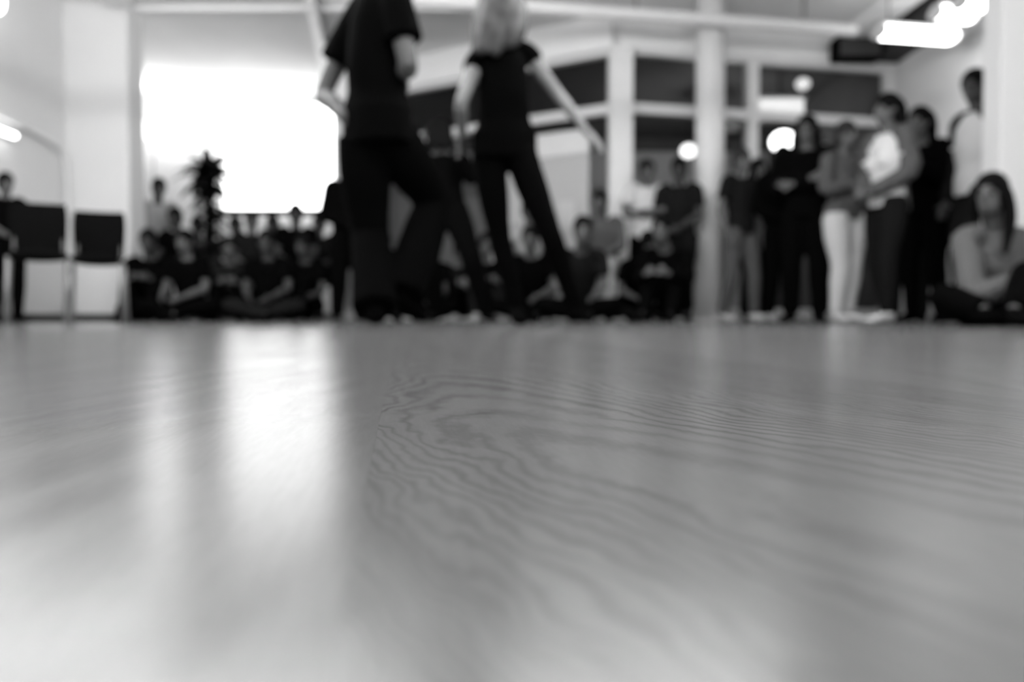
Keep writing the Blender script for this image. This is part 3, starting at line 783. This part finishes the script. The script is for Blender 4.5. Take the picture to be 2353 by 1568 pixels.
def pose(x, y, H, face, kind='stand', arms='down', lean=0.0, step=0.0, sway=0.0, head=0.0, hunch=0.0, sitz=.50, stance=1.0):
    """face: degrees, 0 looks at the camera, positive turns to the picture's right"""
    k = H / 1.75
    th = math.radians(face)
    F = V((math.sin(th), -math.cos(th), 0)); S = V((-math.cos(th), -math.sin(th), 0)) * 1.0
    # S points to the person's right: facing camera the right hand is on the picture's left
    o = V((x, y, 0))
    def w(a, f, z): return o + S * (a * k) + F * (f * k) + V((0, 0, z * k))
    J = {}
    if kind == 'stand':
        J['pelvis'] = w(sway, 0, .95)
        J['hipL'] = w(-.095 + sway, 0, .90); J['hipR'] = w(.095 + sway, 0, .90)
        J['knL'] = w(-.11 * stance, .03 + step * .5, .50); J['knR'] = w(.11 * stance, .03 - step * .4, .50)
        J['ankL'] = w(-.12 * stance, -.02 + step, .085); J['ankR'] = w(.12 * stance, -.02 - step, .085)
        bz, bf_ = 0.0, 0.0
    elif kind == 'chair':
        J['pelvis'] = w(0, 0, .56 / k if False else sitz / 1.0)
        z0 = sitz
        J['hipL'] = w(-.095, .02, z0 - .02); J['hipR'] = w(.095, .02, z0 - .02)
        J['knL'] = w(-.14, .43, z0 + .0); J['knR'] = w(.14, .43, z0 + .0)
        J['ankL'] = w(-.13, .42, .085); J['ankR'] = w(.13, .46, .085)
        bz, bf_ = z0 - .95, 0.0
    elif kind == 'floor':      # cross-legged
        z0 = .135
        J['pelvis'] = w(0, 0, z0)
        J['hipL'] = w(-.10, .03, z0 - .02); J['hipR'] = w(.10, .03, z0 - .02)
        J['knL'] = w(-.36, .26, .17); J['knR'] = w(.36, .26, .17)
        J['ankL'] = w(.08, .36, .075); J['ankR'] = w(-.08, .46, .075)
        bz, bf_ = z0 - .95, 0.0
    elif kind == 'knees':      # on the floor with knees up
        z0 = .13
        J['pelvis'] = w(0, 0, z0)
        J['hipL'] = w(-.10, .03, z0); J['hipR'] = w(.10, .03, z0)
        J['knL'] = w(-.13, .32, .45); J['knR'] = w(.13, .34, .43)
        J['ankL'] = w(-.11, .52, .085); J['ankR'] = w(.12, .56, .085)
        bz, bf_ = z0 - .95, -.02
    elif kind == 'crouch':
        z0 = .36
        J['pelvis'] = w(0, 0, z0)
        J['hipL'] = w(-.10, .03, z0); J['hipR'] = w(.10, .03, z0)
        J['knL'] = w(-.16, .38, .50); J['knR'] = w(.16, .34, .46)
        J['ankL'] = w(-.14, .12, .085); J['ankR'] = w(.14, .08, .085)
        bz, bf_ = z0 - .95, 0.0
    L_ = lean + hunch
    J['chest'] = w(sway * .6, .0 + L_ * .25, 1.27 + bz)
    J['neck'] = w(sway * .4, -.01 + L_ * .45, 1.475 + bz)
    J['head'] = w(sway * .35, .02 + L_ * .6, 1.625 + bz)
    J['shL'] = w(-.185 + sway * .5, L_ * .40, 1.415 + bz); J['shR'] = w(.185 + sway * .5, L_ * .40, 1.415 + bz)
    f0 = L_ * .3
    def setarm(sd, sg, mode):
        if mode == 'down': e, r = (sg * .245, f0 - .03, 1.13 + bz), (sg * .24, f0 + .06, .875 + bz)
        elif mode == 'crossed': e, r = (sg * .25, f0 + .04, 1.15 + bz), (-sg * .07, f0 + .215, 1.17 + bz + sg * .02)
        elif mode == 'front': e, r = (sg * .23, f0 + .0, 1.13 + bz), (sg * .045, f0 + .2, .99 + bz)
        elif mode == 'clap': e, r = (sg * .22, f0 + .08, 1.14 + bz), (sg * .05, f0 + .27, 1.28 + bz)
        elif mode == 'hip': e, r = (sg * .36, f0 - .05, 1.15 + bz), (sg * .19, f0 + .02, 1.0 + bz)
        elif mode == 'raise': e, r = (sg * .24, f0 + .18, 1.24 + bz), (sg * .10, f0 + .26, 1.47 + bz)
        elif mode == 'lap': e, r = (sg * .22, f0 + .06, 1.16 + bz), (sg * .11, f0 + .30, max(.10, 1.06 + bz))
        elif mode == 'knee': e, r = (sg * .22, f0 + .14, 1.20 + bz), (sg * .10, f0 + .36, 1.24 + bz)
        J['el' + sd] = w(*e); J['wr' + sd] = w(*r)
    am = arms if isinstance(arms, tuple) else (arms, arms)
    setarm('L', -1, am[0]); setarm('R', 1, am[1])
    toe(J, F - S * .2, F + S * .2, k)
    J['bf'] = F
    ht = th + math.radians(head)
    fv = V((math.sin(ht), -math.cos(ht), -.05))
    return J, fv, k

def crowd(px, D, H, face, label, group=None, top='black_cloth', bottom='black_cloth', kind='stand', arms='down', **kw):
    pk = {a: kw.pop(a) for a in ('lean', 'step', 'sway', 'head', 'hunch', 'sitz', 'stance') if a in kw}
    x = P(px, 700, D).x
    J, fv, k = pose(x, D, H, face, kind, arms, **pk)
    st = dict(face=fv, k=k, top=top, bottom=bottom, vox=.016); st.update(kw)
    return person(J, st, label, group)

# --- the dancing man (black T-shirt and trousers, seen from behind)
Jm = dict(
    pelvis=P(866, 288, 3.6), chest=P(868, 110, 3.58), neck=P(884, -42, 3.58), head=P(902, -118, 3.6),
    shL=P(832, 28, 3.70), shR=P(908, -2, 3.48), elL=P(744, 214, 3.72), elR=P(938, 150, 3.44),
    wrL=P(790, 268, 3.55), wrR=P(915, 185, 3.70),
    hipL=P(832, 325, 3.6), hipR=P(905, 322, 3.6), knL=P(850, 530, 3.70), ankL=P(862, 706, 3.50),
    knR=P(992, 462, 3.84), ankR=P(925, 672, 3.62))
Jm['handL'] = V((.55, .45, -.6)); Jm['palmL'] = V((.6, -.6, -.2))
Jm['handR'] = V((.3, .9, .2))
toe(Jm, (-.15, .9, 0), (.35, .8, 0))
Jm['toeR'] = P(968, 728, 3.72)
Jm['bf'] = V((.7, .71, 0))
person(Jm, dict(k=1.03, face=(.45, .9, -.1), top='black_cloth', bottom='black_cloth', sleeve='short', hair='hair_black', vox=.009, loose=.022, fit=.03, flare=.03, arm=1.05, hipw=.17, waistw=.118, skin='skin', hem=.09, shoe='black_cloth', curl=.8, topname='t_shirt'),
       'tall dancing man in black T-shirt and loose black trousers, left of the dancing pair', 'dancing pair in front')

# --- the dancing woman (black cap-sleeve top, fair hair)
Jw = dict(
    pelvis=P(1160, 335, 4.0), chest=P(1156, 190, 3.98), neck=P(1150, 88, 3.98), head=P(1148, 22, 3.97),
    shL=P(1094, 140, 3.96), shR=P(1213, 122, 4.02), elL=P(1060, 236, 3.86), elR=P(1277, 210, 4.05),
    wrL=P(1062, 312, 4.02), wrR=P(1346, 300, 4.0),
    hipL=P(1122, 365, 4.0), hipR=P(1196, 362, 4.0), knL=P(1148, 545, 4.06), ankL=P(1186, 706, 4.08),
    knR=P(1263, 535, 3.93), ankR=P(1322, 706, 4.06))
toe(Jw, (.05, -.3, 0), (.3, .9, 0), .95)
Jw['toeL'] = P(1196, 738, 3.96)
Jw['handR'] = V((.75, .2, -.75)); Jw['palmR'] = V((-.4, .6, -.6))
Jw['handL'] = V((.45, .6, .35)); Jw['palmL'] = V((0, -.3, 1))
Jw['bf'] = V((-.1, .99, 0))
hh = Jw['head']
hp_ = [([hh + V((.02, .02, .09)), hh + V((.09, -.01, .0)), hh + V((.085, -.07, -.14)), hh + V((.04, -.11, -.21))], [.05, .05, .045, .025]),
       ([hh + V((-.02, .0, .09)), hh + V((-.03, -.10, .0)), hh + V((-.05, -.11, -.14)), hh + V((-.09, -.12, -.24))], [.06, .055, .055, .03]),
       ([hh + V((.02, -.03, .08)), hh + V((.03, -.10, -.02)), hh + V((.01, -.12, -.15)), hh + V((-.02, -.13, -.25))], [.06, .055, .055, .03]),
       ([hh + V((-.05, .0, .07)), hh + V((-.09, -.04, -.04)), hh + V((-.10, -.07, -.15)), hh + V((-.12, -.08, -.23))], [.04, .04, .04, .02])]
person(Jw, dict(k=.96, fem=True, skin='skin_lit', face=(-.35, .93, -.1), top='black_cloth', bottom='black_cloth', sleeve='cap', hair='hair_fair', style='custom', hairpts=hp_, vox=.009, loose=.008, fit=.006, leg=.93, arm=.86, waistw=.125, hipw=.165, hem=.07, topname='blouse', curl=.25),
       'dancing woman in black cap-sleeve top and slim black trousers with long fair hair', 'dancing pair in front')

# --- the man behind them, between the dancers
Jb = dict(
    pelvis=P(1022, 470, 6.5), chest=P(1018, 400, 6.5), neck=P(1014, 350, 6.5), head=P(1011, 312, 6.5),
    shL=P(968, 368, 6.48), shR=P(1062, 368, 6.52), elL=P(950, 420, 6.35), elR=P(1082, 408, 6.4),
    wrL=P(972, 345, 6.25), wrR=P(1052, 358, 6.25),
    hipL=P(1000, 482, 6.5), hipR=P(1044, 480, 6.5), knL=P(985, 605, 6.4), ankL=P(1005, 717, 6.6),
    knR=P(1082, 590, 6.35), ankR=P(1118, 717, 6.5))
toe(Jb, (-.2, -.95, 0), (.4, -.9, 0)); Jb['bf'] = V((0, -1, 0))
Jb['handR'] = V((.05, -.1, 1)); Jb['handL'] = V((.02, -.1, 1))
person(Jb, dict(k=.98, style='long', hairlen=.13, face=(0, .95, -.2), top='black_cloth', bottom='black_cloth', sleeve='long', vox=.012, skin='skin', fit=.03, loose=.02, shoe='black_cloth'),
       'person in loose black clothes with legs apart, behind and between the dancing pair')

# --- right-hand group, standing
R_ = 'onlookers standing at the right'
crowd(2236, 5.7, 1.80, -88, 'tall dark-haired man in dark jacket over white shirt, half hidden by the right wall end', R_, top='white_cloth', bottom='dark_cloth', arms=('down', 'down'), head=30, skin='skin_dark_shaded', sleeve='short', jacket='dark_cloth', shoe='black_cloth')
crowd(2125, 6.25, 1.66, -55, 'woman in black with long dark hair, next to the man at the wall end', R_, fem=True, style='long', hairlen=.42, top='black_cloth', bottom='black_cloth', sleeve='long', arms='clap', lean=.2)
crowd(2035, 5.75, 1.64, -75, 'long-haired person in open grey cardigan over a white shirt, with dark jeans', R_, fem=True, style='long', hairlen=.2, top='white_cloth', bottom='denim', sleeve='short', jacket='mid_cloth', arms='front', shoe='white_cloth', loose=.008, step=.1)
crowd(2085, 6.75, 1.64, -40, 'person in grey shirt behind the one in the open cardigan', R_, top='mid_cloth', bottom='denim', sleeve='long', arms='front')
crowd(1938, 6.55, 1.64, 20, 'woman in grey top and bright white trousers with white shoes', R_, fem=True, style='bun', hair='hair_brown', top='mid_cloth', bottom='white_cloth', shoe='white_cloth', sleeve='long', arms='crossed', leg=1.12, fit=.022, flare=-.01, hipw=.19, stance=.5)
crowd(1850, 6.8, 1.75, -30, 'tall woman all in black with long black hair, left of the white trousers', R_, fem=True, style='side', top='black_cloth', bottom='black_cloth', sleeve='long', arms='crossed', loose=.03, fit=.03)
crowd(1795, 7.3, 1.60, 10, 'person in black with pale shoes, behind the tall woman in black', R_, top='black_cloth', bottom='black_cloth', sleeve='long', arms='front', shoe='light_cloth', loose=.03)
crowd(1738, 8.0, 1.62, 15, 'black-haired person in black between the mullion and the tall woman', R_, top='black_cloth', bottom='black_cloth', sleeve='short', arms='front', loose=.035, fit=.03, style='side', shoe='mid_cloth')
crowd(1700, 7.5, 1.62, 30, 'person in dark shirt and grey trousers just right of the white column', R_, top='dark_cloth', bottom='mid_cloth', sleeve='short', arms='down', step=.1, shoe='white_cloth', hair='hair_brown')
crowd(1905, 7.9, 1.62, -10, 'person in dark grey standing behind the woman in white trousers', R_, top='mid_cloth', bottom='black_cloth', sleeve='long', arms='clap')
crowd(1556, 7.95, 1.62, -20, 'dark-dressed man just left of the white column', 'onlookers by the corner post', top='dark_cloth', bottom='denim', sleeve='short', arms='front', skin='skin_dark_shaded', step=.12, sway=-.03)
crowd(1485, 8.15, 1.64, 10, 'man in white T-shirt with folded arms, right of the corner post', 'onlookers by the corner post', top='white_cloth', bottom='black_cloth', sleeve='short', arms='crossed', skin='skin', loose=.03, step=.08, shoe='dark_cloth', vox=.012)

# --- seated ones at the right
Js = dict(
    pelvis=P(2300, 716, 4.45), chest=P(2298, 600, 4.42), neck=P(2288, 520, 4.38), head=P(2276, 452, 4.33),
    shL=P(2372, 560, 4.42), shR=P(2215, 552, 4.34), elL=P(2395, 660, 4.2), elR=P(2240, 678, 4.15),
    wrL=P(2362, 660, 4.0), wrR=P(2372, 640, 3.98),
    hipL=P(2335, 720, 4.42), hipR=P(2262, 720, 4.40), knL=P(2362, 632, 3.98), ankL=P(2330, 720, 3.7),
    knR=P(2170, 684, 4.12), ankR=P(2260, 728, 3.85))
Js['ankL'].z = .085; Js['ankR'].z = .085
toe(Js, (-.3, -.9, 0), (.8, -.6, 0), .95)
Js['bf'] = V((-.25, -.96, 0))
person(Js, dict(k=.97, fem=True, face=(-.75, -.66, -.05), top='knit', bottom='black_cloth', sleeve='long', style='side', hair='hair_black', vox=.01, loose=.02, fit=.02, hem=.02, topname='sweater', shoe='black_cloth'),
       'woman in grey knitted sweater and black trousers sitting on the floor at the right edge')
S_ = 'onlookers sitting by the corner post'
place_chair(P(1392, 700, 8.05).x, 8.05, math.radians(20), 'black chair under the grey-dressed sitter at the corner post')
crowd(1392, 7.98, 1.56, -20, 'person in light grey clothes seated in front of the corner post', S_, kind='chair', arms='lap', top='mid_cloth', bottom='light_cloth', sleeve='long', hunch=.5, sitz=.62, shoe='dark_cloth')
crowd(1440, 7.4, 1.45, 10, 'dark-dressed person sitting on the floor before the man in the white T-shirt', S_, kind='floor', arms='lap', top='black_cloth', bottom='dark_cloth', hunch=1.3, head=20)
crowd(1546, 6.9, 1.65, -25, 'dark-dressed person sitting on the floor at the foot of the column', S_, kind='knees', arms='knee', top='black_cloth', bottom='black_cloth', sleeve='long', hunch=.7)

# --- behind the dancers' legs
B_ = 'onlookers sitting behind the dancers'
crowd(1228, 7.5, 1.62, -10, 'dark-dressed person sitting cross-legged behind the dancing woman', B_, kind='floor', arms='lap', top='black_cloth', bottom='black_cloth', hunch=.5)
crowd(1215, 8.5, 1.60, 15, 'light-shirted person sitting on a chair, seen between the dancing woman\'s legs', B_, kind='chair', arms='lap', top='light_cloth', bottom='mid_cloth', sitz=.61, shoe='white_cloth')
place_chair(P(1215, 700, 8.58).x, 8.58, math.radians(-15), 'black chair under the light-shirted sitter behind the woman\'s legs')
crowd(1115, 7.9, 1.6, 5, 'dark-dressed person with pale shoes sitting between the two dancers', B_, kind='knees', arms='knee', top='black_cloth', bottom='dark_cloth', shoe='light_cloth', hunch=.4)
crowd(1326, 7.0, 1.6, 0, 'dark-dressed person sitting on the floor right of the dancing woman', B_, kind='floor', arms='lap', top='dark_cloth', bottom='black_cloth', hunch=1.0)
crowd(985, 8.2, 1.6, -5, 'person in black sitting on the floor behind the person with legs apart', B_, kind='floor', arms='lap', top='black_cloth', bottom='black_cloth', skin='skin_dark_shaded')
crowd(1058, 8.5, 1.6, 10, 'dark-dressed person with raised knees, seen between the legs of the dancing pair', B_, kind='knees', arms='knee', top='dark_cloth', bottom='black_cloth', shoe='light_cloth')
crowd(880, 7.5, 1.6, 10, 'person in black sitting on the floor behind the dancing man', B_, kind='knees', arms='knee', top='black_cloth', bottom='black_cloth', skin='skin_dark_shaded')
crowd(802, 7.9, 1.63, 30, 'person in black standing behind the dancing man at his left', None, top='black_cloth', bottom='black_cloth', sleeve='long', arms='front', skin='skin_dark_shaded', loose=.03, fit=.03)

# --- left crowd before the bright alcove
crowd(18, 6.75, 1.26, 60, 'small dark-haired person in dark clothes at the left picture edge', None, top='black_cloth', bottom='black_cloth', sleeve='short', arms='front', skin='skin', fit=.02)
crowd(362, 9.6, 1.68, 35, 'dark-haired person in pale shirt standing in the bright alcove', None, top='light_cloth', bottom='dark_cloth', sleeve='short', arms='down', lean=.3, skin='skin_dark_shaded')
Lg_ = 'dark crowd sitting before the glowing screen'
seats = [
    (412, 9.25, 1.70, -15, 'black_cloth', 'black_cloth', 'skin_dark_shaded', 'sitter on a chair left of the dracaena, with one raised shoulder'),
    (458, 9.85, 1.66, 10, 'mid_cloth', 'black_cloth', 'skin_dark_shaded', 'grey-shirted sitter on a chair directly left of the dracaena trunk'),
    (545, 9.85, 1.66, 5, 'black_cloth', 'black_cloth', 'skin_dark_shaded', 'black-dressed sitter on a chair just right of the dracaena'),
    (580, 8.95, 1.60, 20, 'dark_cloth', 'black_cloth', 'skin', 'dark-shirted sitter on a chair below the middle of the screen'),
    (632, 9.85, 1.68, -5, 'black_cloth', 'dark_cloth', 'skin_dark_shaded', 'black-shirted sitter on a chair under the screen, second from its right'),
    (682, 8.95, 1.70, 12, 'black_cloth', 'black_cloth', 'skin_dark_shaded', 'sitter in black on a chair under the right half of the screen'),
    (738, 9.85, 1.68, -10, 'dark_cloth', 'black_cloth', 'skin_dark_shaded', 'dark-dressed sitter on the chair nearest the dancing man'),
]
for px, D, H, fc, tp, bt_, sk, lab in seats:
    z = .61
    crowd(px, D, H * .95, fc, 'dark-haired ' + lab, Lg_, kind='chair', arms='lap', top=tp, bottom=bt_, skin=sk, sitz=z, sleeve='short', hunch=.1)
    th = math.radians(fc)
    x = P(px, 700, D).x
    place_chair(x - math.sin(th) * .06, D + .06, th, 'black chair under the ' + lab.replace(' on a chair', '').replace('sitter', 'one')[:200], 'black chairs under the left crowd')
Fg_ = 'dark crowd sitting on the floor at the left'
floor_l = [
    (350, 8.05, 1.72, 10, 'knees', 'knee', 'black_cloth', 'black_cloth', 'skin_dark_shaded', 'person in black sitting on the floor right beside the bag'),
    (442, 7.65, 1.62, -10, 'floor', 'lap', 'black_cloth', 'black_cloth', 'skin', 'person in black sitting cross-legged on the floor below the dracaena'),
    (530, 8.15, 1.60, 15, 'knees', 'knee', 'dark_cloth', 'black_cloth', 'skin', 'person with bare forearms on raised knees, on the floor right of the dracaena'),
    (622, 7.65, 1.62, 0, 'floor', 'lap', 'black_cloth', 'dark_cloth', 'skin_dark_shaded', 'person in black sitting cross-legged on the floor below the screen middle'),
    (712, 8.1, 1.62, -15, 'knees', 'lap', 'black_cloth', 'black_cloth', 'skin_dark_shaded', 'person in black with raised knees on the floor nearest the dancing man'),
]
for px, D, H, fc, kd, am, tp, bt_, sk, lab in floor_l:
    crowd(px, D, H, fc, lab, Fg_, kind=kd, arms=am, top=tp, bottom=bt_, skin=sk, sleeve='short', hunch=.2)

bake_all()
